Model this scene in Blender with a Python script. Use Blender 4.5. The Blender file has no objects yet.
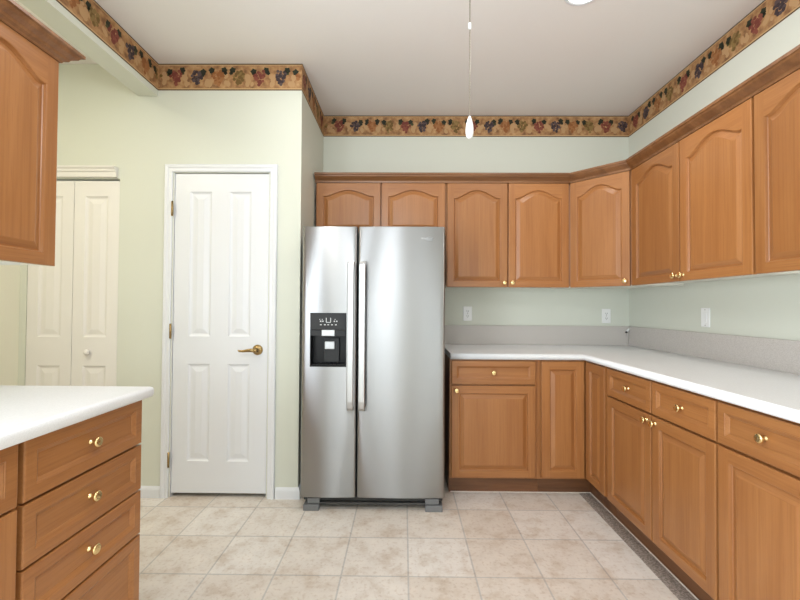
import bpy, bmesh, math, random
from mathutils import Vector, Matrix
random.seed(7)
PI = math.pi
scn = bpy.context.scene
COL = scn.collection

# ------------------------------------------------------------------ camera
F_PX = 403.455
YAW, PITCH, ROLL, CAM_H = .0095, .0171, .0056, 1.2007
fw = Vector((-math.sin(YAW)*math.cos(PITCH), math.cos(YAW)*math.cos(PITCH), math.sin(PITCH)))
rt0 = Vector((math.cos(YAW), math.sin(YAW), 0)); up0 = rt0.cross(fw)
rt = rt0*math.cos(ROLL) + up0*math.sin(ROLL); up = up0*math.cos(ROLL) - rt0*math.sin(ROLL)
cam = bpy.data.objects.new('camera', bpy.data.cameras.new('camera'))
COL.objects.link(cam)
m = Matrix((rt, up, -fw)).transposed().to_4x4(); m.translation = (0, 0, CAM_H)
cam.matrix_world = m
cam.data.sensor_width = 36.0; cam.data.lens = F_PX/800*36.0
cam.data.clip_start = .02; cam.data.clip_end = 60
scn.camera = cam

# ------------------------------------------------------------------ world, exposure, lamps and added fill lights
scn.view_settings.view_transform = 'Standard'
scn.view_settings.look = 'None'
scn.view_settings.exposure = 0.47
scn.view_settings.gamma = 1.0
scn.view_settings.use_curve_mapping = False
w = bpy.data.worlds.new('world'); scn.world = w; w.use_nodes = True
w.node_tree.nodes['Background'].inputs[0].default_value = (.8, .9, 1, 1)
w.node_tree.nodes['Background'].inputs[1].default_value = .3

def area(name, loc, direction, sx, sy, power, color=(1, 1, 1)):
    l = bpy.data.lights.new(name, 'AREA'); l.shape = 'RECTANGLE'; l.size = sx; l.size_y = sy
    l.energy = power; l.color = color
    o = bpy.data.objects.new(name, l); COL.objects.link(o)
    o.location = loc
    o.rotation_euler = Vector(direction).to_track_quat('-Z', 'Y').to_euler()
    return o
def disk(name, loc, r, power, color):
    l = bpy.data.lights.new(name, 'AREA'); l.shape = 'DISK'; l.size = r*2; l.energy = power; l.color = color
    o = bpy.data.objects.new(name, l); COL.objects.link(o); o.location = loc
    return o
area('fill_front_left', (-.75, -2.15, 1.10), (0, 1, .0), 1.1, 1.9, 11, (.80, .90, 1))  # unseen source added behind the camera for streaks on the steel
area('fill_front_right', (.95, -2.15, 1.35), (0, 1, .0), 1.0, 1.2, 9, (.80, .90, 1))  # also added, unseen: splits the front light into narrower streaks
area('fill_left_side', (-1.54, -.5, 1.40), (1, 0, .12), 1.7, 1.5, 97, (.84, .92, 1))  # no window built: added fill, aimed to brighten the long cabinet run
area('hall_fill_light', (-2.07, -2.1, 1.40), (0, 1, 0), .6, 1.7, 7, (1, .97, .86))  # added unseen panel at the hall's end, brightens the closet side
disk('hall_lamp_light', (-2.05, 1.1, 2.70), .2, 12.5, (1, .935, .77))
disk('recessed_light_glow', (.873, 1.951, 2.735), .07, 5, (1, .97, .94))
disk('recessed_light_glow', (-.66, 1.905, 2.735), .07, 2.2, (1, .97, .94))
l = bpy.data.lights.new('kitchen_fill_light', 'POINT'); l.energy = 19; l.shadow_soft_size = .22; l.color = (.87, .93, 1)  # added bare lamp without a fixture, brightens ceiling and cabinets
o = bpy.data.objects.new('kitchen_fill_light', l); COL.objects.link(o); o.location = (-.25, .5, 2.2)

# ------------------------------------------------------------------ dimensions (metres), z up, y into the picture
CEIL = 2.743
XR, XB, XL = 1.7953, -.6549, -1.5744
YW, Y1 = 3.2282, 2.5349
XH = -2.436                      # hall side wall
YFRONT = -2.2

# ------------------------------------------------------------------ material helpers
def mat(name, color, rough=.5, metal=0, **kw):
    mm = bpy.data.materials.new(name); mm.use_nodes = True
    b = mm.node_tree.nodes['Principled BSDF']
    b.inputs['Base Color'].default_value = (*color, 1)
    b.inputs['Roughness'].default_value = rough
    b.inputs['Metallic'].default_value = metal
    for k, v in kw.items(): b.inputs[k].default_value = v
    return mm
def nd(mm, t, **kw):
    n = mm.node_tree.nodes.new(t)
    for k, v in kw.items(): setattr(n, k, v)
    return n
def lk(mm, a, b): mm.node_tree.links.new(a, b)
def ramp(mm, stops):
    n = nd(mm, 'ShaderNodeValToRGB'); cr = n.color_ramp
    while len(cr.elements) < len(stops): cr.elements.new(.5)
    for e, (p, c) in zip(cr.elements, stops): e.position = p; e.color = (*c, 1)
    return n
def bump(mm, fac, strength, dist):
    b = nd(mm, 'ShaderNodeBump'); b.inputs['Strength'].default_value = strength; b.inputs['Distance'].default_value = dist
    lk(mm, fac, b.inputs['Height']); lk(mm, b.outputs[0], mm.node_tree.nodes['Principled BSDF'].inputs['Normal'])

def paint(name, color, rough=.6, tex=.15):
    mm = mat(name, color, rough)
    tc = nd(mm, 'ShaderNodeTexCoord'); n = nd(mm, 'ShaderNodeTexNoise')
    n.inputs['Scale'].default_value = 160; n.inputs['Detail'].default_value = 3
    lk(mm, tc.outputs['Object'], n.inputs['Vector']); bump(mm, n.outputs['Fac'], tex, .001)
    return mm

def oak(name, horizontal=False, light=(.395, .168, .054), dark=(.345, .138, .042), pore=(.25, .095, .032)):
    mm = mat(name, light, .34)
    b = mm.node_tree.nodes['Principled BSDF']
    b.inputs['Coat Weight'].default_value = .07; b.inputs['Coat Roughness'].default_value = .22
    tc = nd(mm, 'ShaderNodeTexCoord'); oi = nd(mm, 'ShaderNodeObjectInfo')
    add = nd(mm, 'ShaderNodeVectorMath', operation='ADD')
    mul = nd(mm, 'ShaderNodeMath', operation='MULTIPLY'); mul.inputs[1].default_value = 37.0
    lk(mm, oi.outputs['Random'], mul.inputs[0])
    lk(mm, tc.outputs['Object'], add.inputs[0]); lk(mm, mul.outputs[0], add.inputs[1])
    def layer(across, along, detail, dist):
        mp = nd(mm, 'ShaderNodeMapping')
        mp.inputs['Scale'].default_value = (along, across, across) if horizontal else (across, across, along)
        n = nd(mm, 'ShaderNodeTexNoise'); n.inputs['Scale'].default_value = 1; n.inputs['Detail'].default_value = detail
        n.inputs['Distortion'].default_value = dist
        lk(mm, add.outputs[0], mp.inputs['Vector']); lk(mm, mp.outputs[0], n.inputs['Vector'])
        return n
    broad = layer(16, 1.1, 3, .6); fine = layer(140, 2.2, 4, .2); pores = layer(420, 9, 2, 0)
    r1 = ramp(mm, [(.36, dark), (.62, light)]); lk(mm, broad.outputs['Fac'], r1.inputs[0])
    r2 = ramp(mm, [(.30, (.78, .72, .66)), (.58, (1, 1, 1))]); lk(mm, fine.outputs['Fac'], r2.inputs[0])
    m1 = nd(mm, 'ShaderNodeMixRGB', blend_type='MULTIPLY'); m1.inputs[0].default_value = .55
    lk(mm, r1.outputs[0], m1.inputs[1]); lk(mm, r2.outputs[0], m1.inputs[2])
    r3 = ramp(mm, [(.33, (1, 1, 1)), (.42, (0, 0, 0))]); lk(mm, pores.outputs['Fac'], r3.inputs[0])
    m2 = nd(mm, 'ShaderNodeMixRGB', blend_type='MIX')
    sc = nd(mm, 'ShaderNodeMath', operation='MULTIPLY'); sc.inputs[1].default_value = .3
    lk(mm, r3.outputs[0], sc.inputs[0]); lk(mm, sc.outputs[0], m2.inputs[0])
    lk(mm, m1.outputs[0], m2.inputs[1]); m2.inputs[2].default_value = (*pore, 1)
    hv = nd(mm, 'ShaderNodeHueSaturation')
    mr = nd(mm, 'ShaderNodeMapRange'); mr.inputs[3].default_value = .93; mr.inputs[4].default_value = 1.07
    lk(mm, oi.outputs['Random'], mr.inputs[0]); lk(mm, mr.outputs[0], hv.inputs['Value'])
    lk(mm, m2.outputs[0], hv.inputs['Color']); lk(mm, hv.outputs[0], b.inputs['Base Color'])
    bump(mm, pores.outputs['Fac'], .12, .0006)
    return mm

def speckle(name, c1, c2, c3, scale, rough, lo=.42, hi=.6):
    mm = mat(name, c1, rough); b = mm.node_tree.nodes['Principled BSDF']
    tc = nd(mm, 'ShaderNodeTexCoord'); n = nd(mm, 'ShaderNodeTexNoise'); n.inputs['Scale'].default_value = scale; n.inputs['Detail'].default_value = 5
    lk(mm, tc.outputs['Object'], n.inputs['Vector'])
    r = ramp(mm, [(lo, c2), (.5, c1), (hi, c3)]); lk(mm, n.outputs['Fac'], r.inputs[0]); lk(mm, r.outputs[0], b.inputs['Base Color'])
    return mm

M = {}
M['wall'] = paint('pale_green_wall_paint', (.67, .685, .60))
M['hall'] = paint('cream_hall_paint', (.86, .845, .70))
M['ceiling'] = paint('ceiling_paint', (.84, .805, .775), .8, .25)
M['white'] = paint('white_trim_paint', (.76, .775, .81), .35, .03)
M['cream_white'] = paint('off_white_closet_paint', (.80, .775, .74), .4, .03)
M['oak'] = oak('oak_upright_grain')
M['oak_h'] = oak('oak_level_grain', True, pore=(.20, .07, .022))
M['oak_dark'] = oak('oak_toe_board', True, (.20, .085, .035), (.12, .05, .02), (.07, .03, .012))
M['oak_crown_shaded'] = oak('oak_crown_shaded', True, (.27, .12, .045), (.18, .075, .027), (.11, .042, .016))  # oak darkened: the shade of the crown's underside is in the colour
M['melamine'] = mat('cream_melamine', (.80, .77, .68), .5)
M['brass'] = mat('polished_brass', (.86, .66, .33), .2, 1)
M['old_brass'] = mat('brass_hardware', (.38, .265, .12), .25, 1)
M['counter'] = speckle('white_speckled_laminate', (.78, .785, .79), (.755, .76, .765), (.80, .805, .81), 240, .32)
M['splash'] = speckle('grey_speckled_laminate', (.54, .50, .465), (.495, .455, .42), (.58, .54, .505), 260, .4)
M['plastic'] = mat('white_plastic', (.86, .86, .85), .35)
M['slot'] = mat('dark_slot', (.03, .03, .03), .6)
M['dark_metal'] = mat('dark_grey_enamel', (.075, .08, .085), .45, .2)
M['foot_grey'] = mat('grey_plastic', (.17, .175, .18), .45)
M['grille'] = mat('grille_grey', (.06, .058, .055), .55)
M['black_gloss'] = mat('black_gloss_plastic', (.008, .008, .009), .3, **{'Specular IOR Level': .2})
M['charcoal'] = mat('charcoal_panel', (.032, .033, .035), .5, **{'Specular IOR Level': .25})
M['silver'] = mat('silver_plastic', (.50, .51, .52), .35, .5)
M['icon'] = mat('pale_grey_print', (.62, .63, .64), .5)
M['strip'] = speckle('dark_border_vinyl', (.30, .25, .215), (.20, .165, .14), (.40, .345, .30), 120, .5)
M['caulk'] = mat('white_caulk', (.66, .60, .52), .5)
M['chain'] = mat('nickel_chain', (.30, .26, .21), .4, .8)
M['lamp'] = mat('lamp_glass', (1, 1, 1), .5)
_b = M['lamp'].node_tree.nodes['Principled BSDF']; _b.inputs['Emission Color'].default_value = (1, .97, .9, 1); _b.inputs['Emission Strength'].default_value = 9

# brushed steel
mm = mat('brushed_steel', (.42, .425, .43), .30, 1); M['steel'] = mm
b = mm.node_tree.nodes['Principled BSDF']; b.inputs['Anisotropic'].default_value = 1.0; b.inputs['Anisotropic Rotation'].default_value = .25
tg = nd(mm, 'ShaderNodeTangent', direction_type='RADIAL', axis='Z'); lk(mm, tg.outputs[0], b.inputs['Tangent'])
tc = nd(mm, 'ShaderNodeTexCoord'); mp = nd(mm, 'ShaderNodeMapping'); mp.inputs['Scale'].default_value = (3, 3, 500)
n = nd(mm, 'ShaderNodeTexNoise'); n.inputs['Scale'].default_value = 1; n.inputs['Detail'].default_value = 2
lk(mm, tc.outputs['Object'], mp.inputs[0]); lk(mm, mp.outputs[0], n.inputs['Vector'])
mr = nd(mm, 'ShaderNodeMapRange'); mr.inputs[3].default_value = .33; mr.inputs[4].default_value = .42
lk(mm, n.outputs['Fac'], mr.inputs[0]); lk(mm, mr.outputs[0], b.inputs['Roughness'])
M['steel_bar'] = mat('satin_steel', (.50, .505, .51), .3, 1)

# vinyl floor tiles, 300 mm
mm = mat('vinyl_tile_floor', (.6, .5, .4), .38); M['floor'] = mm
b = mm.node_tree.nodes['Principled BSDF']
tc = nd(mm, 'ShaderNodeTexCoord'); mp = nd(mm, 'ShaderNodeMapping')
mp.inputs['Location'].default_value = (-.0265+3.0, -.318+3.0, 0)
lk(mm, tc.outputs['Object'], mp.inputs[0])
br = nd(mm, 'ShaderNodeTexBrick', offset=0, squash=1)
for k, v in (('Scale', 1), ('Mortar Size', .0044), ('Mortar Smooth', .3), ('Bias', 0), ('Brick Width', .3), ('Row Height', .3)):
    br.inputs[k].default_value = v
br.inputs['Color1'].default_value = (.67, .595, .52, 1); br.inputs['Color2'].default_value = (.755, .71, .66, 1)
br.inputs['Mortar'].default_value = (.52, .49, .46, 1)
lk(mm, mp.outputs[0], br.inputs['Vector'])
n1 = nd(mm, 'ShaderNodeTexNoise'); n1.inputs['Scale'].default_value = 9; n1.inputs['Detail'].default_value = 7; n1.inputs['Roughness'].default_value = .65
lk(mm, tc.outputs['Object'], n1.inputs['Vector'])
r1 = ramp(mm, [(.34, (.80, .72, .64)), (.5, (1, 1, 1)), (.68, (1.10, 1.10, 1.09))]); lk(mm, n1.outputs['Fac'], r1.inputs[0])
m1 = nd(mm, 'ShaderNodeMixRGB', blend_type='MULTIPLY'); m1.inputs[0].default_value = .8
lk(mm, br.outputs['Color'], m1.inputs[1]); lk(mm, r1.outputs[0], m1.inputs[2])
n2 = nd(mm, 'ShaderNodeTexNoise'); n2.inputs['Scale'].default_value = 60; n2.inputs['Detail'].default_value = 3
lk(mm, tc.outputs['Object'], n2.inputs['Vector'])
r2 = ramp(mm, [(.33, (.78, .70, .63)), (.46, (1, 1, 1))]); lk(mm, n2.outputs['Fac'], r2.inputs[0])
m2 = nd(mm, 'ShaderNodeMixRGB', blend_type='MULTIPLY'); m2.inputs[0].default_value = .55
lk(mm, m1.outputs[0], m2.inputs[1]); lk(mm, r2.outputs[0], m2.inputs[2]); lk(mm, m2.outputs[0], b.inputs['Base Color'])
bump(mm, br.outputs['Fac'], -.25, .001)

# ------------------------------------------------------------------ mesh helpers
def link(name, bm, mats, parent=None, loc=None, rotz=0, smooth=False):
    me = bpy.data.meshes.new(name)
    bmesh.ops.recalc_face_normals(bm, faces=bm.faces)
    bm.to_mesh(me); bm.free()
    if not isinstance(mats, (list, tuple)): mats = [mats]
    for k in mats: me.materials.append(M[k] if isinstance(k, str) else k)
    if smooth:
        for p in me.polygons: p.use_smooth = True
    o = bpy.data.objects.new(name, me); COL.objects.link(o)
    if parent: o.parent = parent
    if loc is not None: o.location = loc
    o.rotation_euler.z = rotz
    return o
def thing(name, label, cat, loc=(0, 0, 0), rotz=0, group=None):
    o = bpy.data.objects.new(name, None); COL.objects.link(o); o.empty_display_size = .1
    o.location = loc; o.rotation_euler.z = rotz
    return tag(o, label, cat, group)
def tag(o, label, cat, group=None):
    o['label'] = label; o['category'] = cat
    if group: o['group'] = group
    return o
def struct(o, label=None):
    o['kind'] = 'structure'
    if label: o['label'] = label
    return o

def box(bm, x0, x1, y0, y1, z0, z1, mi=0, bev=0, seg=2):
    v = [bm.verts.new((x, y, z)) for x in (x0, x1) for y in (y0, y1) for z in (z0, z1)]
    fs = [bm.faces.new([v[i] for i in q]) for q in ((0, 1, 3, 2), (4, 6, 7, 5), (0, 4, 5, 1), (2, 3, 7, 6), (0, 2, 6, 4), (1, 5, 7, 3))]
    for f in fs: f.material_index = mi
    if bev:
        es = list({e for f in fs for e in f.edges})
        r = bmesh.ops.bevel(bm, geom=es, offset=bev, segments=seg, profile=.5, affect='EDGES')
        for f in r['faces']: f.material_index = mi
    return fs
def prism(bm, pts, z0, z1, mi=0):
    lo = [bm.verts.new((x, y, z0)) for x, y in pts]; hi = [bm.verts.new((x, y, z1)) for x, y in pts]
    n = len(pts); fs = [bm.faces.new(lo[::-1]), bm.faces.new(hi)]
    for i in range(n): fs.append(bm.faces.new((lo[i], lo[(i+1) % n], hi[(i+1) % n], hi[i])))
    for f in fs: f.material_index = mi
    return lo, hi, fs
def lathe(bm, prof, n=20, mi=0, M4=None):
    """prof: (r, h) about local -Y axis (h runs towards -Y)"""
    rings = []
    for r, h in prof:
        if r < 1e-6: rings.append([bm.verts.new((0, -h, 0))])
        else: rings.append([bm.verts.new((r*math.cos(a), -h, r*math.sin(a))) for a in [2*PI*i/n for i in range(n)]])
    for a, c in zip(rings, rings[1:]):
        for i in range(n):
            j = (i+1) % n
            q = [a[i % len(a)], a[j % len(a)], c[j % len(c)], c[i % len(c)]]
            u = []
            for v in q:
                if v not in u: u.append(v)
            if len(u) > 2: f = bm.faces.new(u); f.material_index = mi; f.smooth = True
    if len(rings[0]) > 1: bm.faces.new(rings[0]).material_index = mi
    if len(rings[-1]) > 1: bm.faces.new(rings[-1]).material_index = mi
    vs = [v for r in rings for v in r]
    if M4: bmesh.ops.transform(bm, matrix=M4, verts=vs)
    return vs
def sweep(bm, path, prof, mi=0, closed_prof=True, caps=True):
    """path: plan points (x, y); prof: (out, z), out is to the right of the travel direction; mitred"""
    n = len(path); dirs = []
    for i in range(n-1): dirs.append((Vector(path[i+1])-Vector(path[i])).normalized())
    rings = []
    for i in range(n):
        d0 = dirs[max(i-1, 0)]; d1 = dirs[min(i, n-2)]
        n0 = Vector((d0.y, -d0.x)); n1 = Vector((d1.y, -d1.x))
        mt = (n0+n1); mt = mt/(1+n0.dot(n1))
        rings.append([bm.verts.new((path[i][0]+mt.x*o, path[i][1]+mt.y*o, z)) for o, z in prof])
    k = len(prof)
    for a, c in zip(rings, rings[1:]):
        for i in range(k):
            j = (i+1) % k
            f = bm.faces.new((a[i], a[j], c[j], c[i])); f.material_index = mi
    if caps:
        bm.faces.new(rings[0]).material_index = mi; bm.faces.new(rings[-1][::-1]).material_index = mi

def panel_slab(w, h, t, openings, prof, edge=.004, arch=0, rail_mi=1, stile=None, horiz_all=False):
    """door, drawer front or door leaf: x 0..w, z 0..h, back y = 0, front y = -t, with moulded panels set in the openings (x0, x1, z0, z1).
    arch lifts the middle of the opening's top in a cathedral curve (the opening's z1 is its shoulder)."""
    bm = bmesh.new()
    def V(x, y, z): return bm.verts.new((x, y, z))
    mi0 = rail_mi if horiz_all else 0
    # slab back and edges
    def rect(e, y): return [V(e, y, e), V(w-e, y, e), V(w-e, y, h-e), V(e, y, h-e)]
    back = rect(0, 0); r1 = rect(0, -t+edge); r1b = rect(edge*.3, -t+edge*.3); r2 = rect(edge, -t)
    bm.faces.new(back).material_index = mi0
    for a, c in ((back, r1), (r1, r1b), (r1b, r2)):
        for i in range(4): bm.faces.new((a[i], a[(i+1) % 4], c[(i+1) % 4], c[i])).material_index = mi0
    # front cells around the openings
    tops = [(o[3]+arch) for o in openings]
    xs = sorted({edge, w-edge, *[o[0] for o in openings], *[o[1] for o in openings]})
    zs = sorted({edge, h-edge, *[o[2] for o in openings], *tops})
    for xa, xb in zip(xs, xs[1:]):
        for za, zb in zip(zs, zs[1:]):
            cx, cz = (xa+xb)/2, (za+zb)/2
            if any(o[0] < cx < o[1] and o[2] < cz < tp for o, tp in zip(openings, tops)): continue
            f = bm.faces.new([V(xa, -t, za), V(xb, -t, za), V(xb, -t, zb), V(xa, -t, zb)])
            inx = any(o[0] < cx < o[1] for o in openings)
            f.material_index = rail_mi if (inx or horiz_all) else 0
    for (x0, x1, z0, z1) in openings:
        N = 28 if arch else 1
        def contour(d, y):
            pts = [(x0+d, z0+d), (x1-d, z0+d)]
            for i in range(N+1):
                u = 1-2*i/N
                s = 0
                if arch:
                    a = min(1, abs(u)/.90); s = (.5*(1+math.cos(PI*a)))**.66
                pts.append(((x0+x1)/2+u*((x1-x0)/2-d), z1-d+arch*s))
            return [V(x, y, z) for x, z in pts]
        loops = [contour(d, -t+dep) for d, dep in prof]
        if arch:
            c = loops[0]
            top = [V(v.co.x, -t, z1+arch) for v in c[2:]]
            for i in range(N): bm.faces.new((c[2+i], c[3+i], top[i+1], top[i])).material_index = rail_mi
        for a, c in zip(loops, loops[1:]):
            k = len(a)
            for i in range(k):
                f = bm.faces.new((a[i], a[(i+1) % k], c[(i+1) % k], c[i]))
                f.material_index = rail_mi if (horiz_all or i == 0 or (2 <= i < k-1)) else 0
        last = loops[-1]
        # fill as strips so that it stays planar
        if arch:
            bl, br_ = last[0], last[1]; tp = last[2:]
            base = [V(v.co.x, v.co.y, bl.co.z) for v in tp]
            for i in range(N): bm.faces.new((tp[i], tp[i+1], base[i+1], base[i])).material_index = mi0
        else:
            bm.faces.new(last).material_index = mi0
    bmesh.ops.remove_doubles(bm, verts=bm.verts, dist=1e-5)
    return bm
PROF_RAISED = [(0, 0), (.003, .0008), (.006, .009), (.0085, .0115), (.011, .0115), (.033, .0022), (.036, .0014)]
PROF_DRAWER = [(0, 0), (.0015, .0018), (.0035, .0022), (.012, .0075), (.0135, .0095), (.016, .0095)]
PROF_LEAF = [(0, 0), (.005, .005), (.012, .0085), (.019, .009), (.048, .002), (.052, .0018)]

KNOB = [(.0095, 0), (.0095, .0015), (.0062, .0035), (.005, .010), (.0062, .0145), (.0135, .0175), (.0162, .0215), (.0150, .0255), (.0105, .0282), (.0085, .0275), (.005, .0285), (0, .0288)]
def knob(parent, x, z, y=-.02, mk='brass'):
    bm = bmesh.new(); lathe(bm, KNOB, 20)
    return link('knob', bm, mk, parent, (x, y, z))
T = .02
def cab_door(parent, x, z, w, h, arch=0, kn=None, st=.047):
    op = [(st, w-st, st-.006, h-st-(arch if arch else 0))]
    d = link('door', panel_slab(w, h, T, op, PROF_RAISED, edge=.003, arch=arch), ['oak', 'oak_h'], parent, (x, 0, z))
    if kn: knob(d, *kn)
    return d
def drawer(parent, x, z, w, h, kn=True):
    st = .033
    d = link('drawer', panel_slab(w, h, T, [(st, w-st, st, h-st)], PROF_DRAWER, horiz_all=True), ['oak', 'oak_h'], parent, (x, 0, z))
    if kn: knob(d, w/2, h/2, -T+.0095)
    return d
def upper_body(parent, w, depth, h):
    bm = bmesh.new()
    box(bm, .0005, w-.0005, .0015, depth, .012, h, 0)
    box(bm, .0005, w-.0005, .0015, .02, 0, .012, 0)          # bottom rail of the face frame
    box(bm, .0005, .016, .02, depth, 0, .012, 1); box(bm, w-.016, w-.0005, .02, depth, 0, .012, 1)
    for f in bm.faces:
        f.normal_update()
        if abs(f.normal.z) > .9 and f.calc_center_median().z < .02: f.material_index = 1
    return link('body', bm, ['oak', 'melamine'], parent)
def base_body(parent, w, depth, toe=.04, z0=.105, z1=.8665):
    bm = bmesh.new(); box(bm, .0005, w-.0005, .0015, depth, z0, z1)
    b_ = link('body', bm, 'oak', parent)
    bm = bmesh.new(); box(bm, .0008, w-.0008, toe, toe+.016, 0, z0)
    box(bm, .0008, .018, toe+.016, depth, 0, z0); box(bm, w-.018, w-.0008, toe+.016, depth, 0, z0)
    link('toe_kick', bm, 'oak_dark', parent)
    return b_

# ------------------------------------------------------------------ room shell
bm = bmesh.new(); box(bm, XH-.1, XR+.1, YFRONT-.1, YW+.1, -.05, 0)
struct(link('floor', bm, 'floor'), 'beige mottled vinyl tile floor')
bm = bmesh.new(); box(bm, XH-.1, XR+.1, YFRONT-.1, YW+.1, CEIL, CEIL+.05)
struct(link('ceiling', bm, 'ceiling'), 'plain off-white ceiling')
def wall(name, x0, x1, y0, y1, z0=0, z1=CEIL, mk='wall', label=None):
    bm = bmesh.new(); box(bm, x0, x1, y0, y1, z0, z1)
    return struct(link(name, bm, mk), label)
wall('wall_back', XB-.1, XR+.1, YW, YW+.1, label='pale green wall behind the cabinets')
wall('wall_right', XR, XR+.1, YFRONT, YW, label='pale green wall behind the long run of cabinets')
wall('wall_front', XH-.1, XR+.1, YFRONT-.1, YFRONT)
bm = bmesh.new()
box(bm, XL-.125, XL, YFRONT, 1.40, 0, CEIL)
box(bm, XL-.125, XL, 1.40, Y1, 2.535, CEIL)
struct(link('wall_left', bm, 'wall'), 'pale wall with a dropped header over the opening to the hall')
wall('wall_hall', XH-.1, XH, YFRONT, Y1+.1, mk='hall', label='cream wall of the hall')
# the pantry wall with its two door openings
DX0, DX1, DZ = -1.461, -.855, 2.045           # leaf opening
BX0, BX1, BZ = -2.393, -1.809, 2.005
bm = bmesh.new()
xs = [XH, BX0, BX1, DX0, DX1, XB]
zs_ = {1: BZ, 3: DZ}
for i in range(5):
    box(bm, xs[i], xs[i+1], Y1, Y1+.1, zs_.get(i, 0), CEIL)
box(bm, XB-.1, XB, Y1+.1, YW, 0, CEIL)
bmesh.ops.remove_doubles(bm, verts=bm.verts, dist=1e-5)
struct(link('wall_pantry', bm, 'wall'), 'pale wall holding the white pantry door')
# dark inside of the closets, behind the leaves
bm = bmesh.new(); box(bm, XH, XB-.1, Y1+.45, Y1+.5, 0, CEIL)
struct(link('wall_closet', bm, 'hall'))

# baseboards
def baseboard(name, path, h=.07):
    bm = bmesh.new()
    sweep(bm, path, [(0, 0), (.014, 0), (.014, h*.72), (.011, h*.86), (.006, h*.95), (.004, h), (0, h)])
    return struct(link(name, bm, 'white'))
baseboard('baseboard_left', [(BX1, Y1), (-1.5165, Y1)][::1])
baseboard('baseboard_right', [(-.7955, Y1), (XB, Y1), (XB, YW)])

# wallpaper border --------------------------------------------------
BH = .171
def flat(name, c, r=.7): return mat(name, c, r)
tan = flat('border_tan', (.46, .25, .10))
b_ = tan.node_tree.nodes['Principled BSDF']
tc = nd(tan, 'ShaderNodeTexCoord'); n = nd(tan, 'ShaderNodeTexNoise'); n.inputs['Scale'].default_value = 24; n.inputs['Detail'].default_value = 6
lk(tan, tc.outputs['Object'], n.inputs['Vector'])
r_ = ramp(tan, [(.33, (.20, .09, .035)), (.5, (.38, .195, .078)), (.68, (.52, .31, .14))]); lk(tan, n.outputs['Fac'], r_.inputs[0]); lk(tan, r_.outputs[0], b_.inputs['Base Color'])
BM = [tan, flat('border_edge_brown', (.022, .012, .006)), flat('border_edge_cream', (.52, .33, .16)),
      flat('leaf_green', (.016, .02, .008)), flat('leaf_olive', (.06, .062, .018)),
      flat('grape_red', (.17, .035, .022)), flat('grape_red_pale', (.23, .06, .035)),
      flat('grape_purple', (.038, .022, .026)), flat('grape_purple_pale', (.085, .055, .055)),
      flat('pear_orange', (.27, .095, .025)), flat('pear_orange_pale', (.34, .14, .045)),
      flat('grape_olive', (.15, .085, .02)), flat('grape_olive_pale', (.24, .15, .045)),
      flat('border_pale_wash', (.47, .28, .13))]
def border(name, loc, rotz, L, start, label):
    rnd = random.Random(name)
    bm = bmesh.new()
    def quad(x0, x1, z0, z1, y, mi):
        f = bm.faces.new([bm.verts.new(p) for p in ((x0, y, z0), (x1, y, z0), (x1, y, z1), (x0, y, z1))]); f.material_index = mi
    box(bm, 0, L, -.0012, 0, -BH, 0, 0)
    def disc(cx, cz, r, y, mi, n=9, sq=1, rot=0):
        if cx-r*1.5 < .001 or cx+r*1.5 > L-.001: return
        vs = []
        for i in range(n):
            a = 2*PI*i/n
            px, pz = r*math.cos(a), r*sq*math.sin(a)
            vs.append(bm.verts.new((cx+px*math.cos(rot)-pz*math.sin(rot), y, cz+px*math.sin(rot)+pz*math.cos(rot))))
        bm.faces.new(vs).material_index = mi
    def leaf(cx, cz, r, mi):
        if cx-r < .001 or cx+r > L-.001: return
        ph = rnd.random()*6; vs = []
        for i in range(15):
            a = 2*PI*i/15
            rr = r*(1 if i % 3 == 0 else .72 if i % 3 == 1 else .8)
            vs.append(bm.verts.new((cx+rr*math.cos(a+ph), -.0017, cz+rr*math.sin(a+ph))))
        bm.faces.new(vs).material_index = mi
    quad(0, L, -.0062, 0, -.0021, 1); quad(0, L, -.012, -.0062, -.0021, 2)
    quad(0, L, -BH, -BH+.0055, -.0021, 1); quad(0, L, -BH+.0055, -BH+.014, -.0021, 2)
    k0 = int(math.floor(-start/.134))-1
    k = k0
    while start+k*.134 < L+.1:
        cx = start+k*.134; c = 5+2*(k % 4)
        for q in range(5):
            disc(cx+.067+rnd.uniform(-.022, .022), -BH*.60+rnd.uniform(-.03, .035), rnd.uniform(.008, .018), -.0014-.00005*q, 13, 8, rnd.uniform(1, 1.9), rnd.uniform(-.4, .4))
        for sx in ((-1, 1), (1,), (-1, 1), (-1,))[k % 4]:
            lx = cx+sx*.040; lz = -.050+rnd.uniform(-.006, .010)
            leaf(lx, lz, .0225, 3); leaf(lx+rnd.uniform(-.013, .013), lz-.018, .015, 4 if rnd.random() < .5 else 3)
        row = 0
        for cnt, dz in ((3, 0), (4, .012), (5, .024), (4, .036), (3, .047), (2, .058), (1, .068)):
            for i in range(cnt):
                x = cx+(i-(cnt-1)/2)*.0155+rnd.uniform(-.008, .008)
                z = -.054-dz*1.12+rnd.uniform(-.006, .006)
                disc(x, z, rnd.uniform(.009, .0118), -.00175-.00001*(row*5+i), c+(1 if rnd.random() < .42 else 0), 9)
            row += 1
        k += 1
    o = link(name, bm, BM, None, loc, rotz)
    return struct(o, label)
border('trim_1', (XB, YW, CEIL), 0, XR-XB, .125, 'grape patterned wallpaper border above the cabinets')
border('trim_2', (XR, YW, CEIL), -PI/2, YW-YFRONT, .10, 'grape patterned wallpaper border along the ceiling over the long run of cabinets')
border('trim_3', (XL, Y1, CEIL), 0, XB-XL, .115, 'grape patterned wallpaper border above the pantry door')
border('trim_4', (XB, Y1, CEIL), PI/2, YW-Y1, .06, 'grape patterned wallpaper border on the short return wall')
border('trim_5', (XL, YFRONT, CEIL), PI/2, Y1-YFRONT, .05, 'grape patterned wallpaper border on the header of the hall opening')

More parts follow.
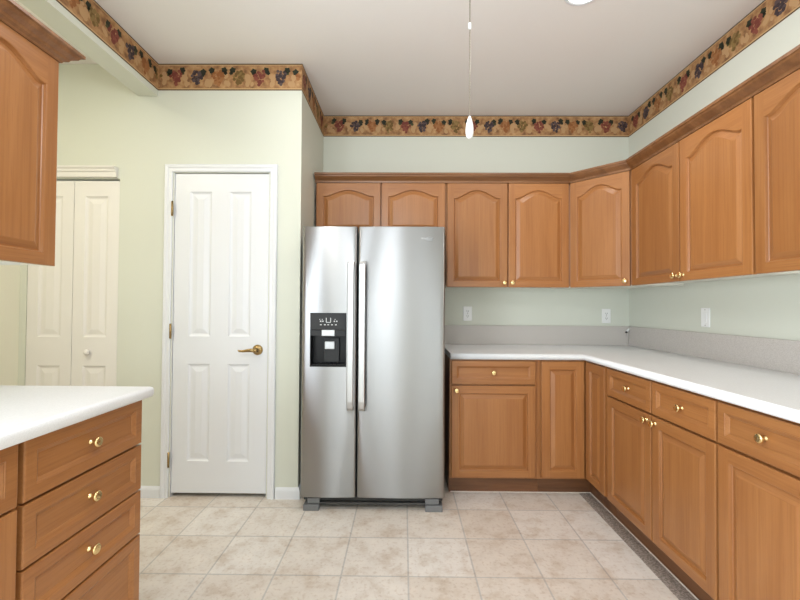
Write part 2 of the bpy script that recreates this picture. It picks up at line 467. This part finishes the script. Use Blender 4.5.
# floor edge along the cabinets: dark strip and a white bead of caulk
XBS, YBS = XR-.637, YW-.637           # base door fronts
XT, YT = XBS+.0605, YBS+.0605         # toe boards
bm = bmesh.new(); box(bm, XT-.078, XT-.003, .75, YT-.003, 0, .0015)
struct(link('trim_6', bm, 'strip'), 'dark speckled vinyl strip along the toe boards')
bm = bmesh.new()
sweep(bm, [(.31, YT), (XT, YT), (XT, .75)], [(0, 0), (.005, 0), (.004, .003), (0, .005)])
struct(link('trim_7', bm, 'caulk'), 'white bead of caulk at the foot of the toe boards')

# ------------------------------------------------------------------ pantry door and bifold closet door
def casing(bm, x0, x1, zt, wd, y):
    """three mitred boards round an opening, on the wall plane y, facing -Y"""
    prof = [(0, 0), (0, .009), (.006, .012), (wd*.45, .012), (wd*.55, .016), (wd*.9, .018), (wd, .014), (wd, 0)]
    rings = []
    for (px, pz, dx, dz) in ((x0, 0, -1, 0), (x0, zt, -1, 1), (x1, zt, 1, 1), (x1, 0, 1, 0)):
        rings.append([bm.verts.new((px+dx*o, y-th, pz+dz*o)) for o, th in prof])
    k = len(prof)
    for a, c in zip(rings, rings[1:]):
        for i in range(k): bm.faces.new((a[i], a[(i+1) % k], c[(i+1) % k], c[i]))
    bm.faces.new(rings[0]); bm.faces.new(rings[-1])
d1 = thing('door_1', 'white four-panel pantry door with brass lever beside the refrigerator', 'door', (DX0, Y1, 0)); d1['kind'] = 'structure'
bm = bmesh.new(); casing(bm, -.008, DX1-DX0+.008, DZ+.004, .046, 0)
for xa, xb in ((-.0, .0015), (DX1-DX0-.0015, DX1-DX0)): box(bm, xa, xb, .0, .1, 0, DZ)
link('casing', bm, 'white', d1)
LW, LH = .598, DZ-.030
ops = []
for xa, xb in ((-1.360+.0, -1.222), (-1.107, -.970)):
    x0, x1 = xa-DX0-.004, xb-DX0-.004
    ops += [(x0, x1, 1.008-.026, 1.926-.026), (x0, x1, .224-.026, .834-.026)]
leaf_ = link('door_leaf', panel_slab(LW, LH, .035, ops, PROF_LEAF, edge=.002, rail_mi=0), 'white', d1, (.004, .040, .026))
for z in (1.813, 1.041, .238):
    bm = bmesh.new(); box(bm, -.010, -.0005, -.0145, -.0125, z-.044, z+.044)
    lathe(bm, [(.0, -.047), (.0055, -.047), (.0055, .047), (0, .047)], 10, 0, Matrix.Translation((-.001, -.0165, z)) @ Matrix.Rotation(PI/2, 4, 'X'))
    link('hinge', bm, 'old_brass', d1)
# brass lever
bm = bmesh.new()
hx, hz = -.919-DX0, .925
lathe(bm, [(.033, 0), (.033, .004), (.029, .010), (.018, .013), (.013, .018), (.012, .045), (.014, .05), (.012, .057), (0, .059)], 28, 0, Matrix.Translation((hx, .0045, hz)))
pts = [(0, .0, .011), (-.025, .002, .0115), (-.05, .0, .0095), (-.075, -.004, .0075), (-.098, -.003, .006), (-.105, .001, .004)]
rings = []
for dx, dz, r in pts:
    rings.append([bm.verts.new((hx+dx, -.047+.62*r*math.cos(a), hz+dz+r*math.sin(a))) for a in [2*PI*i/12 for i in range(12)]])
for a, c in zip(rings, rings[1:]):
    for i in range(12): f = bm.faces.new((a[i], a[(i+1) % 12], c[(i+1) % 12], c[i])); f.smooth = True
bm.faces.new(rings[0]); bm.faces.new(rings[-1])
link('lever_handle', bm, 'old_brass', d1)

d2 = thing('door_2', 'off-white two-leaf bifold closet door in the hall', 'door', (BX0, Y1, 0)); d2['kind'] = 'structure'
lw = .2885
for i in range(2):
    o0 = .105-(0 if i else 0); ops = [(.071, lw-.071, .833, 1.835+.05), (.071, lw-.071, .24, .80)]
    ops = [(.071, lw-.071, .998-.012, 1.893-.012), (.071, lw-.071, .225-.012, .818-.012)]
    lf = link('door_leaf', panel_slab(lw, 1.980, .03, ops, PROF_LEAF, edge=.002, rail_mi=0), 'cream_white', d2, (.002+i*(lw+.003), .032, .012))
    if i == 1: 
        bm = bmesh.new(); lathe(bm, [(.011, 0), (.009, .008), (.016, .014), (.0185, .021), (.015, .028), (.006, .031), (0, .0315)], 20)
        link('knob', bm, 'cream_white', lf, (-1.990-BX0-.002-lw-.003, -.03, .905-.012))
bm = bmesh.new()
prof = [(-.0, 2.012), (.018, 2.012), (.020, 2.04), (.028, 2.047), (.030, 2.058), (.040, 2.068), (.040, 2.076), (0, 2.076)]
sweep(bm, [(-.035, 0), (BX1-BX0-.012, 0)], prof)
link('head_trim', bm, 'cream_white', d2)

# ------------------------------------------------------------------ upper cabinets
ZB, ZT = 1.349, 2.103
YU, XU = YW-.328, XR-.328           # door fronts
UG = 'oak wall cabinets with arched doors'
DEP = .306
# over the refrigerator
c = thing('wall_cabinet', 'short oak wall cabinet with two arched doors above the refrigerator', 'cabinet', (-.643, YU+T, 1.72), 0, UG)
W = .303+.643
upper_body(c, W, DEP, ZT-1.72)
cab_door(c, .008, -.003, .462, ZT-1.72-.004, .045); cab_door(c, .479, -.003, .457, ZT-1.72-.004, .045)
# two tall doors over the counter
c = thing('wall_cabinet', 'tall two-door oak wall cabinet above the counter beside the refrigerator', 'cabinet', (.304, YU+T, ZB), 0, UG)
W = 1.190-.304; H = ZT-ZB
upper_body(c, W, DEP, H)
cab_door(c, .006, -.003, .432, H-.004, .058, (.408, .032)); cab_door(c, .447, -.003, .432, H-.004, .058, (.024, .032))
# diagonal corner
P0, P1 = Vector((1.1905, YU)), Vector((XU, YW-.6115))
dv = (P1-P0); LD = dv.length; ang = math.atan2(dv.y, dv.x)
nrm = Vector((-dv.y, dv.x)).normalized()
org = P0+nrm*T
c = thing('corner_wall_cabinet', 'diagonal oak wall cabinet across the corner with one arched door', 'cabinet', (org.x, org.y, ZB), ang, UG)
Rm = Matrix.Rotation(-ang, 2)
plan = [Rm @ (Vector(p)-org) for p in ((1.191, YU+T+.001), (1.191, YW-.002), (XR-.002, YW-.002), (XR-.002, YW-.6105), (XU+T+.001, YW-.6105))]
bm = bmesh.new()
plan2 = [(.002, .0015)] + [(p.x, p.y) for p in plan] + [(LD-.002, .0015)]
lo, hi, fs = prism(bm, plan2, 0.004, H)
for f in fs:
    f.normal_update()
fs[0].material_index = 1
link('body', bm, ['oak', 'melamine'], c)
cab_door(c, .001, -.003, LD-.009, H-.004, .058, (LD-.009-.026, .032))
# along the right wall
def right_upper(y0, y1, label):
    c = thing('wall_cabinet', label, 'cabinet', (XU+T, y0, ZB), -PI/2, UG)
    W = y0-y1; upper_body(c, W, DEP, H)
    dw = (W-.020)/2
    cab_door(c, .006, -.003, dw, H-.004, .060, (dw-.024, .032)); cab_door(c, W-.005-dw, -.003, dw, H-.004, .060, (.024, .032))
right_upper(YW-.612, 1.705, 'two-door oak wall cabinet next to the diagonal corner cabinet on the long wall')
right_upper(1.704, .80, 'oak wall cabinet nearest the camera on the long wall')
# left pair
XLU = -1.270
c = thing('wall_cabinet', 'oak wall cabinet hanging above the drawer unit by the hall opening', 'cabinet', (XLU-T, .62, ZB-.004), PI/2, UG)
W = 1.456-.62
upper_body(c, W, XLU-T-XL-.002, H)
dw = (W-.010)/2
cab_door(c, .003, -.003, dw, H-.004, .058, (dw-.024, .032)); cab_door(c, W-.001-dw, -.003, dw, H-.004, .058, (.024, .032))

# crown mouldings
CP = [(-.021, ZT-.0062), (.003, ZT-.0062), (.005, ZT+.006), (.010, ZT+.012), (.020, ZT+.020), (.033, ZT+.032), (.036, ZT+.040), (.041, ZT+.043), (.041, ZT+.056), (-.018, ZT+.056)]
bm = bmesh.new()
sweep(bm, [(-.645, YU), (P0.x, YU), (P1.x, P1.y), (XU, .80)], CP)
tag(link('crown_molding', bm, 'oak_crown_shaded'), 'oak crown moulding with painted-in shade running round the top of the corner wall cabinets', 'moulding')
CPL = [(-.021, 2.0925), (.004, 2.0925), (.008, 2.099), (.018, 2.104), (.022, 2.112), (.038, 2.122), (.044, 2.132), (.053, 2.135), (.053, 2.146), (-.021, 2.146)]
bm = bmesh.new()
sweep(bm, [(XLU, .62), (XLU, 1.457), (XLU-T-.25, 1.457)], CPL)
tag(link('crown_molding', bm, 'oak_crown_shaded'), 'short oak crown moulding on the wall cabinet by the hall opening', 'moulding')

# ------------------------------------------------------------------ base cabinets
BG = 'oak base cabinets'
DEPB = .61
DZ0, DZ1, WZ0, WZ1 = .118, .699, .709, .858
c = thing('base_cabinet', 'oak base cabinet with one drawer and one door beside the refrigerator', 'cabinet', (.298, YBS+T, 0), 0, BG)
base_body(c, .878-.298, DEPB)
drawer(c, .010, WZ0, .537, WZ1-WZ0)
cab_door(c, .010, DZ0, .537, DZ1-DZ0, 0, (.030, DZ1-DZ0-.028))
# corner unit with two door faces
c = thing('corner_base_cabinet', 'L-shaped oak corner base cabinet with two plain doors meeting in the inner corner', 'cabinet', (.8785, YBS+T, 0), 0, BG)
bm = bmesh.new()
yo = YBS+T; xo = .8785
xr = XBS+T-xo; ye = 2.336-yo
pl = [(.0005, .0015), (xr+.0015, .0015), (xr+.0015, ye+.0005), (XR-.003-xo, ye+.0005), (XR-.003-xo, YW-.003-yo), (.0005, YW-.003-yo)]
prism(bm, pl, .105, .8665)
link('body', bm, 'oak', c)
bm = bmesh.new(); tk = .04
prism(bm, [(.0008, tk), (xr+tk, tk), (xr+tk, ye+.0008), (xr+tk+.016, ye+.0008), (xr+tk+.016, tk+.016), (.0008, tk+.016)], 0, .105)
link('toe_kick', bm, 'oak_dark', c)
wA = XBS-.004-xo-.004
d = cab_door(c, .004, DZ0, wA, WZ1-DZ0, 0, None, .05)
wB = (YBS-.006)-2.349
d = cab_door(c, 0, DZ0, wB, WZ1-DZ0, 0, None, .05)
d.rotation_euler.z = -PI/2; d.location = (xr, YBS-.006-yo, DZ0)
# right run
def right_base(y0, y1, doors, drawers, label, hand):
    c = thing('base_cabinet', label, 'cabinet', (XBS+T, y0, 0), -PI/2, BG)
    base_body(c, y0-y1, DEPB)
    for i, (a, bb) in enumerate(doors):
        wd = a-bb
        kx = wd-.028 if hand[i] == 'r' else .028
        cab_door(c, y0-a, DZ0, wd, DZ1-DZ0, 0, (kx, DZ1-DZ0-.028))
        drawer(c, y0-a, WZ0, wd, WZ1-WZ0)
right_base(2.335, 1.513, [(2.315, 1.911), (1.901, 1.518)], None, 'two-door two-drawer oak base cabinet next to the corner cabinet on the long run', 'rl')
right_base(1.512, .74, [(1.507, 1.130), (1.120, .746)], None, 'oak base cabinet nearest the camera on the long run of cabinets', 'rl')
# left drawer unit
XLF = -.940
c = thing('drawer_cabinet', 'oak cabinet of four stacked drawers with three brass knobs in view, by the hall opening', 'cabinet', (XLF-T, .993, 0), PI/2, BG)
Wd = 1.4525-.993
base_body(c, Wd, XLF-T-XL-.003)
for z0, z1 in ((.707, .863), (.543, .700), (.387, .537), (.118, .381)):
    drawer(c, .008, z0, Wd-.008, z1-z0)
c = thing('base_cabinet', 'oak base cabinet nearest the camera under the white counter by the hall opening', 'cabinet', (XLF-T, .50, 0), PI/2, BG)
Wd = .9925-.50
base_body(c, Wd, XLF-T-XL-.003)
drawer(c, .004, .707, Wd-.011, .156)
cab_door(c, .004, .118, Wd-.011, .582, 0, (.03, .55))

# ------------------------------------------------------------------ countertops and backsplashes
ZC = .906; TH = .038
def nose(e, z=ZC, t=TH):
    """front edge profile, out from the door face"""
    pr = [(-.60, z-t), (e-.012, z-t)]
    for i in range(7):
        a = -PI/2+PI*i/6
        pr.append((e-.014+.014*math.cos(a), z-t/2+(t/2)*math.sin(a)))
    pr.append((-.60, z))
    return pr
bm = bmesh.new()
e = .018
def ring(px, py, mx, my):
    return [bm.verts.new((px+mx*o, py+my*o, z)) for o, z in pr]
pr = nose(e)
DB = -(YW-.002-YBS)                       # back edge of the top, measured from the door face
pr = [(DB if o == -.60 else o, z) for o, z in pr]
ra = ring(.300, YBS, 0, -1)
rb = ring(XBS, YBS, -1, -1)
rc = ring(XBS, .735, -1, 0)
for a, c_ in ((ra, rb), (rb, rc)):
    k = len(pr)
    for i in range(k):
        f = bm.faces.new((a[i], a[(i+1) % k], c_[(i+1) % k], c_[i]))
        f.smooth = 1 < i < k-2
bm.faces.new(ra); bm.faces.new(rc)
o = link('countertop', bm, 'counter'); tag(o, 'L-shaped white laminate countertop running from the refrigerator round the corner', 'countertop', 'white laminate countertops')
bm = bmesh.new()
# left top: rounded on the long front edge and on the end by the hall
x1, y1_ = -.908, 1.478
lv, hv_, fs = prism(bm, [(XL+.002, .49), (x1, .49), (x1, y1_), (XL+.002, y1_)], ZC-TH, ZC)
es = [e_ for e_ in bm.edges if (abs(e_.verts[0].co.x-x1) < 1e-4 and abs(e_.verts[1].co.x-x1) < 1e-4) or (abs(e_.verts[0].co.y-y1_) < 1e-4 and abs(e_.verts[1].co.y-y1_) < 1e-4)]
bmesh.ops.bevel(bm, geom=es, offset=.015, segments=5, profile=.5, affect='EDGES')
for f in bm.faces: f.smooth = f.calc_area() < .02
o = link('countertop', bm, 'counter'); tag(o, 'short white laminate countertop over the four-drawer cabinet by the hall opening', 'countertop', 'white laminate countertops')
ZS = 1.058
bm = bmesh.new(); box(bm, .300, XR-.0205, YW-.0205, YW-.0005, ZC+.0003, ZS, 0, .0015, 1)
tag(link('backsplash', bm, 'splash'), 'grey speckled backsplash strip on the back wall beside the refrigerator', 'backsplash', 'grey backsplash strips')
bm = bmesh.new(); box(bm, XR-.0200, XR-.0005, .735, YW-.0008, ZC+.0003, ZS, 0, .0015, 1)
tag(link('backsplash', bm, 'splash'), 'long grey speckled backsplash strip on the long wall under the outlet', 'backsplash', 'grey backsplash strips')

# ------------------------------------------------------------------ refrigerator
FX0, FX1, FY = -.605, .244, 2.380
SPL = -.275
fr = thing('refrigerator', 'stainless steel side-by-side refrigerator with a black ice and water dispenser', 'refrigerator', (FX0, FY, 0))
FW = FX1-FX0
bm = bmesh.new(); box(bm, .004, FW-.004, .075, .80, .03, 1.655, 0, .006)
link('body', bm, 'dark_metal', fr)
def fdoor(name, x0, x1, z0, z1, hole=None):
    """steel door skin, slightly bowed, with softly rounded upright edges; y = 0 is the front"""
    bm = bmesh.new(); w_ = x1-x0; t = .065; r = .012
    us = [0, .0012, .0035, .007, r]+[r+(w_-2*r)*i/24 for i in range(1, 24)]+[w_-r, w_-.007, w_-.0035, w_-.0012, w_]
    if hole: us = sorted({*us, hole[0]-x0, hole[1]-x0})
    zs = sorted({z0, z0+.004, *( (hole[2], hole[3]) if hole else ()), z1-.004, z1})
    def fy(u):
        y = .007*(2*u/w_-1)**2
        dd = min(u, w_-u)
        if dd < r: y += r-math.sqrt(max(0, r*r-(r-dd)**2))
        return y
    g = [[bm.verts.new((x0+u, fy(u)+(.003 if z in (z0, z1) else 0), z)) for z in zs] for u in us]
    for i in range(len(us)-1):
        for j in range(len(zs)-1):
            if hole and hole[0] < x0+(us[i]+us[i+1])/2 < hole[1] and hole[2] < (zs[j]+zs[j+1])/2 < hole[3]: continue
            f = bm.faces.new((g[i][j], g[i+1][j], g[i+1][j+1], g[i][j+1])); f.smooth = True
    # sides, top, bottom, back
    bk = [[bm.verts.new((x0+u, t, z)) for z in (z0, z1)] for u in (0, w_)]
    bm.faces.new([g[0][j] for j in range(len(zs))]+[bk[0][1], bk[0][0]]).material_index = 1
    bm.faces.new([g[-1][j] for j in range(len(zs))]+[bk[1][1], bk[1][0]]).material_index = 1
    bm.faces.new([g[i][-1] for i in range(len(us))]+[bk[1][1], bk[0][1]]).material_index = 0
    bm.faces.new([g[i][0] for i in range(len(us))]+[bk[1][0], bk[0][0]]).material_index = 1
    bm.faces.new((bk[0][0], bk[0][1], bk[1][1], bk[1][0])).material_index = 1
    return link(name, bm, ['steel', 'dark_metal'], fr)
HX0, HX1, HZ0, HZ1 = -.553-FX0, -.338-FX0, .845, 1.163
ZF0, ZF1 = .079, 1.677
ld = fdoor('freezer_door', 0, SPL-.0035-FX0, ZF0, ZF1, (HX0, HX1, HZ0, HZ1))
rd = fdoor('refrigerator_door', SPL+.0035-FX0, FW, ZF0, ZF1)
def handle(par, xa, xb):
    bm = bmesh.new(); za, zb = .590, 1.470
    prof = [(.004, za), (-.030, za+.004), (-.042, za+.022), (-.047, za+.06), (-.050, (za+zb)/2), (-.047, zb-.06), (-.042, zb-.022), (-.030, zb-.004), (.004, zb)]
    th = .013
    def ring(y, z, i):
        k = 0 if 1 < i < 7 else 0
        yb = min(.006, y+th)
        zz = z
        if i in (0, 1): yb = .006
        if i in (7, 8): yb = .006
        return y, yb, zz
    # bar front
    L_ = [[], [], [], []]
    rings = []
    inner = [(.006, za), (.006, za+.004+.012), (-.028, za+.034), (-.034, za+.066), (-.037, (za+zb)/2), (-.034, zb-.066), (-.028, zb-.034), (.006, zb-.016), (.006, zb)]
    for (yo_, zo), (yi, zi) in zip(prof, inner):
        c = .004
        rings.append([bm.verts.new(p) for p in ((xa, yi, zi), (xa, yo_+c, zo), (xa+c, yo_, zo), (xb-c, yo_, zo), (xb, yo_+c, zo), (xb, yi, zi))])
    for a, c_ in zip(rings, rings[1:]):
        for i in range(6): bm.faces.new((a[i], a[(i+1) % 6], c_[(i+1) % 6], c_[i]))
    bm.faces.new(rings[0]); bm.faces.new(rings[-1])
    return link('handle', bm, 'steel_bar', par)
handle(ld, -.328-FX0, -.290-FX0); handle(rd, -.262-FX0, -.223-FX0)
# dispenser
PZ = 1.062
bm = bmesh.new()
box(bm, HX0, HX1, .001, .012, PZ, HZ1, 0, .003)
link('control_panel', bm, 'charcoal', ld)
bm = bmesh.new()
cx = (HX0+HX1)/2
def ic(x0, x1, z0, z1): box(bm, x0, x1, .0002, .0012, z0, z1)
ic(cx-.014, cx-.010, 1.108, 1.134); ic(cx+.012, cx+.016, 1.108, 1.134); ic(cx-.012, cx+.014, 1.105, 1.109)
for dx in (-.045, -.032, .036, .050): ic(cx+dx-.004, cx+dx+.004, 1.110, 1.117)
for dx in (-.044, -.020, .0, .022, .045): ic(cx+dx-.005, cx+dx+.005, 1.090, 1.0955)
for dx in (-.050, -.036, .040): ic(cx+dx-.002, cx+dx+.002, 1.122, 1.127)
link('control_markings', bm, 'icon', ld)
bm = bmesh.new()      # recess liner: open-fronted box
q = .058
v = [bm.verts.new(p) for p in ((HX0, .010, HZ0), (HX1, .010, HZ0), (HX1, .010, PZ), (HX0, .010, PZ), (HX0+.008, q, HZ0+.01), (HX1-.008, q, HZ0+.01), (HX1-.008, q, PZ), (HX0+.008, q, PZ))]
for i in range(4): bm.faces.new((v[i], v[(i+1) % 4], v[4+(i+1) % 4], v[4+i]))
bm.faces.new(v[4:])
for xa, xb, za, zb in ((HX0, HX0+.004, HZ0, PZ), (HX1-.004, HX1, HZ0, PZ), (HX0, HX1, HZ0, HZ0+.004)):
    box(bm, xa, xb, .001, .012, za, zb)
link('dispenser_recess', bm, 'black_gloss', ld)
bm = bmesh.new(); box(bm, HX0+.005, HX1-.005, .004, .02, PZ-.036, PZ-.001, 0, .002)
link('light_bar', bm, 'charcoal', ld)
bm = bmesh.new(); box(bm, cx-.040, cx+.038, .0005, .03, PZ-.036, PZ+.0005, 0, .003)
link('ice_chute', bm, 'silver', ld)
bm = bmesh.new(); box(bm, cx-.032, cx+.060, .040, .046, .868, PZ-.05, 0, .003)
link('paddle', bm, 'charcoal', ld)
bm = bmesh.new(); box(bm, cx-.026, cx+.034, .026, .0385, .946, .992, 0, .004)
link('water_spout', bm, 'silver', ld)
bm = bmesh.new(); box(bm, HX0+.006, HX1-.006, .006, .05, HZ0+.005, HZ0+.015, 0, .002)
for i in range(6): box(bm, HX0+.03+i*.025, HX0+.037+i*.025, .009, .045, HZ0+.015, HZ0+.018)
link('drip_tray', bm, 'black_gloss', ld)
# small silver emblem
bm = bmesh.new()
ex, ez = .141-FX0, 1.607
def arc(cx_, cz_, ra_, rb_, a0, a1, wd):
    N = 20; prev = None
    for i in range(N+1):
        a = a0+(a1-a0)*i/N; wd_ = wd*math.sin(PI*(i+.4)/(N+.8))
        p = []
        for s in (-1, 1):
            p.append((cx_+(ra_+s*wd_)*math.cos(a), cz_+(rb_+s*wd_)*math.sin(a)))
        cur = [bm.verts.new((x, y, z)) for (x, z) in p for y in (-.0018, .004)]
        if prev:
            for i0, i1 in ((0, 2), (0, 1), (2, 3)): bm.faces.new((prev[i0], prev[i1], cur[i1], cur[i0]))
        prev = cur
arc(ex+.012, ez, .020, .008, .3, 5.4, .0010); arc(ex+.010, ez-.001, .028, .012, 3.4, 5.9, .0009)
link('emblem', bm, 'silver', rd)
cu = bpy.data.curves.new('emblem_lettering', 'FONT'); cu.body = 'Whirlpool'; cu.size = .016; cu.extrude = .0006; cu.align_x = 'CENTER'
tmp = bpy.data.objects.new('emblem_lettering', cu); COL.objects.link(tmp)
dg = bpy.context.evaluated_depsgraph_get(); me = bpy.data.meshes.new_from_object(tmp.evaluated_get(dg))
bpy.data.objects.remove(tmp)
me.materials.clear(); me.materials.append(M['icon'])
o = bpy.data.objects.new('emblem_lettering', me); COL.objects.link(o); o.parent = rd
o.location = (ex-.008, .0008, ez-.006); o.rotation_euler = (PI/2, 0, 0)
# foot covers, grille
bm = bmesh.new(); box(bm, .10, FW-.10, .055, .07, .018, .070)
box(bm, .10, FW-.10, .030, .056, .026, .040, 0, .003)
link('base_grille', bm, 'grille', fr)
for xa, xb, s in ((.020, .112, 0), (FW-.112, FW-.010, 1)):
    bm = bmesh.new(); box(bm, xa, xb, .003, .09, 0, .036, 0, .003); 
    xs0, xs1 = (xa+.022, xb+.003) if s == 0 else (xa, xb-.022)
    box(bm, xs0, xs1, .012, .09, .041, .072, 0, .003); box(bm, xs0+.01, xs1-.01, .02, .085, .035, .042)
    link('foot_cover', bm, 'foot_grey', fr)
for xa in (.02, FW-.075):
    bm = bmesh.new(); box(bm, xa, xa+.055, .025, .13, 1.655, 1.672, 0, .004)
    link('hinge_cover', bm, 'foot_grey', fr)

# ------------------------------------------------------------------ outlets
def outlet(name, label, loc, rotz, kind):
    o = thing(name, label, 'outlet' if kind == 'duplex' else 'switch', loc, rotz)
    bm = bmesh.new(); box(bm, -.035, .035, -.006, 0, -.057, .057, 0, .003)
    link('cover_plate', bm, 'plastic', o)
    if kind == 'duplex':
        for z in (-.0195, .0195):
            bm = bmesh.new(); vs = []
            pts = []
            for i in range(20):
                a = 2*PI*i/20; pts.append((.0165*math.cos(a), max(-.0125, min(.0125, .0165*math.sin(a)))))
            lo = [bm.verts.new((x, -.0055, zz)) for x, zz in pts]; hi = [bm.verts.new((x, -.0078, zz)) for x, zz in pts]
            for i in range(20): bm.faces.new((lo[i], lo[(i+1) % 20], hi[(i+1) % 20], hi[i]))
            bm.faces.new(hi)
            for x in (-.006, .006): box(bm, x-.0013, x+.0013, -.0082, -.0075, -.003, .006, 1)
            box(bm, -.002, .002, -.0082, -.0075, -.0095, -.006, 1)
            link('socket', bm, ['plastic', 'slot'], o, (0, 0, z))
    else:
        bm = bmesh.new(); box(bm, -.0165, .0165, -.0085, -.0055, -.033, .033, 0, .002); link('rocker', bm, 'plastic', o)
    for z in ((0,) if kind == 'duplex' else (-.046, .046)):
        bm = bmesh.new(); lathe(bm, [(.003, 0), (.003, .0015), (0, .002)], 10, 0, Matrix.Translation((0, -.0055, z)))
        link('screw', bm, 'chain', o)
outlet('wall_outlet', 'white duplex outlet above the backsplash close to the refrigerator', (.509, YW, 1.150), 0, 'duplex')
outlet('wall_outlet', 'white duplex outlet on the back wall near the cabinet corner', (1.61, YW, 1.138), 0, 'duplex')
outlet('wall_switch', 'white rocker plate on the long wall above the backsplash', (XR, 2.414, 1.148), -PI/2, 'rocker')

# ------------------------------------------------------------------ cable end in the corner
cb = thing('cable_end', 'short white cable end with a dark tip poking out at the backsplash corner', 'cable', (XR-.034, YW-.040, 1.026))
def rod(bm, a, b_, r, n=10, mi=0):
    a, b_ = Vector(a), Vector(b_); d = (b_-a).normalized(); q_ = d.to_track_quat('Z', 'Y')
    r0 = [bm.verts.new(a+q_ @ Vector((r*math.cos(2*PI*i/n), r*math.sin(2*PI*i/n), 0))) for i in range(n)]
    r1 = [bm.verts.new(b_+q_ @ Vector((r*math.cos(2*PI*i/n), r*math.sin(2*PI*i/n), 0))) for i in range(n)]
    for i in range(n): f = bm.faces.new((r0[i], r0[(i+1) % n], r1[(i+1) % n], r1[i])); f.smooth = True; f.material_index = mi
    bm.faces.new(r0[::-1]).material_index = mi; bm.faces.new(r1).material_index = mi
bm = bmesh.new(); rod(bm, (.026, .018, .021), (-.012, -.004, -.010), .0065); link('cable', bm, 'plastic', cb)
bm = bmesh.new(); rod(bm, (-.0125, -.0043, -.0104), (-.019, -.008, -.016), .0075); link('tip', bm, 'slot', cb)

# ------------------------------------------------------------------ ceiling fittings
def can_light(x, y, label):
    o = thing('recessed_light', label, 'ceiling light', (x, y, CEIL), 0, 'recessed ceiling lights')
    R_ = Matrix.Rotation(PI/2, 4, 'X')          # lathe's outward axis -> down
    bm = bmesh.new(); lathe(bm, [(.074, .0005), (.079, .004), (.088, .004), (.093, .0005)], 36, 0, R_)
    link('trim_ring', bm, 'white', o, smooth=True)
    bm = bmesh.new(); lathe(bm, [(.074, .0006), (.05, .003), (0, .004)], 36, 0, R_); link('lens', bm, 'lamp', o)
can_light(.873, 1.951, 'lit round recessed light in the ceiling towards the long run of cabinets')
can_light(-.66, 1.905, 'lit round recessed light in the ceiling in front of the pantry door')

pc = thing('pull_chain', 'bead pull chain with a white teardrop knob hanging from the ceiling', 'pull chain', (.194, 1.2, 1.705))
bm = bmesh.new()
z = .068
while z < CEIL-1.705-.02:
    if not (.328 < z < .352):
        bmesh.ops.create_icosphere(bm, subdivisions=1, radius=.0023, matrix=Matrix.Translation((0, 0, z)))
    z += .0047
rod(bm, (0, 0, .066), (0, 0, CEIL-1.705-.01), .0005, 5)
link('bead_chain', bm, 'chain', pc)
bm = bmesh.new(); rod(bm, (0, 0, .331), (0, 0, .349), .0042, 12); link('connector', bm, 'plastic', pc)
bm = bmesh.new()
lathe(bm, [(0, 0), (.005, .0006), (.0095, .006), (.0118, .017), (.0118, .030), (.0095, .046), (.0062, .058), (.0035, .065), (.002, .068), (0, .068)], 24, 0, Matrix.Rotation(-PI/2, 4, 'X'))
link('teardrop_knob', bm, 'plastic', pc)
bm = bmesh.new(); lathe(bm, [(.05, 0), (.048, .012), (.03, .02), (0, .022)], 28, 0, Matrix.Translation((0, 0, CEIL-1.705-.0002)) @ Matrix.Rotation(PI/2, 4, 'X'))
link('ceiling_plate', bm, 'plastic', pc)
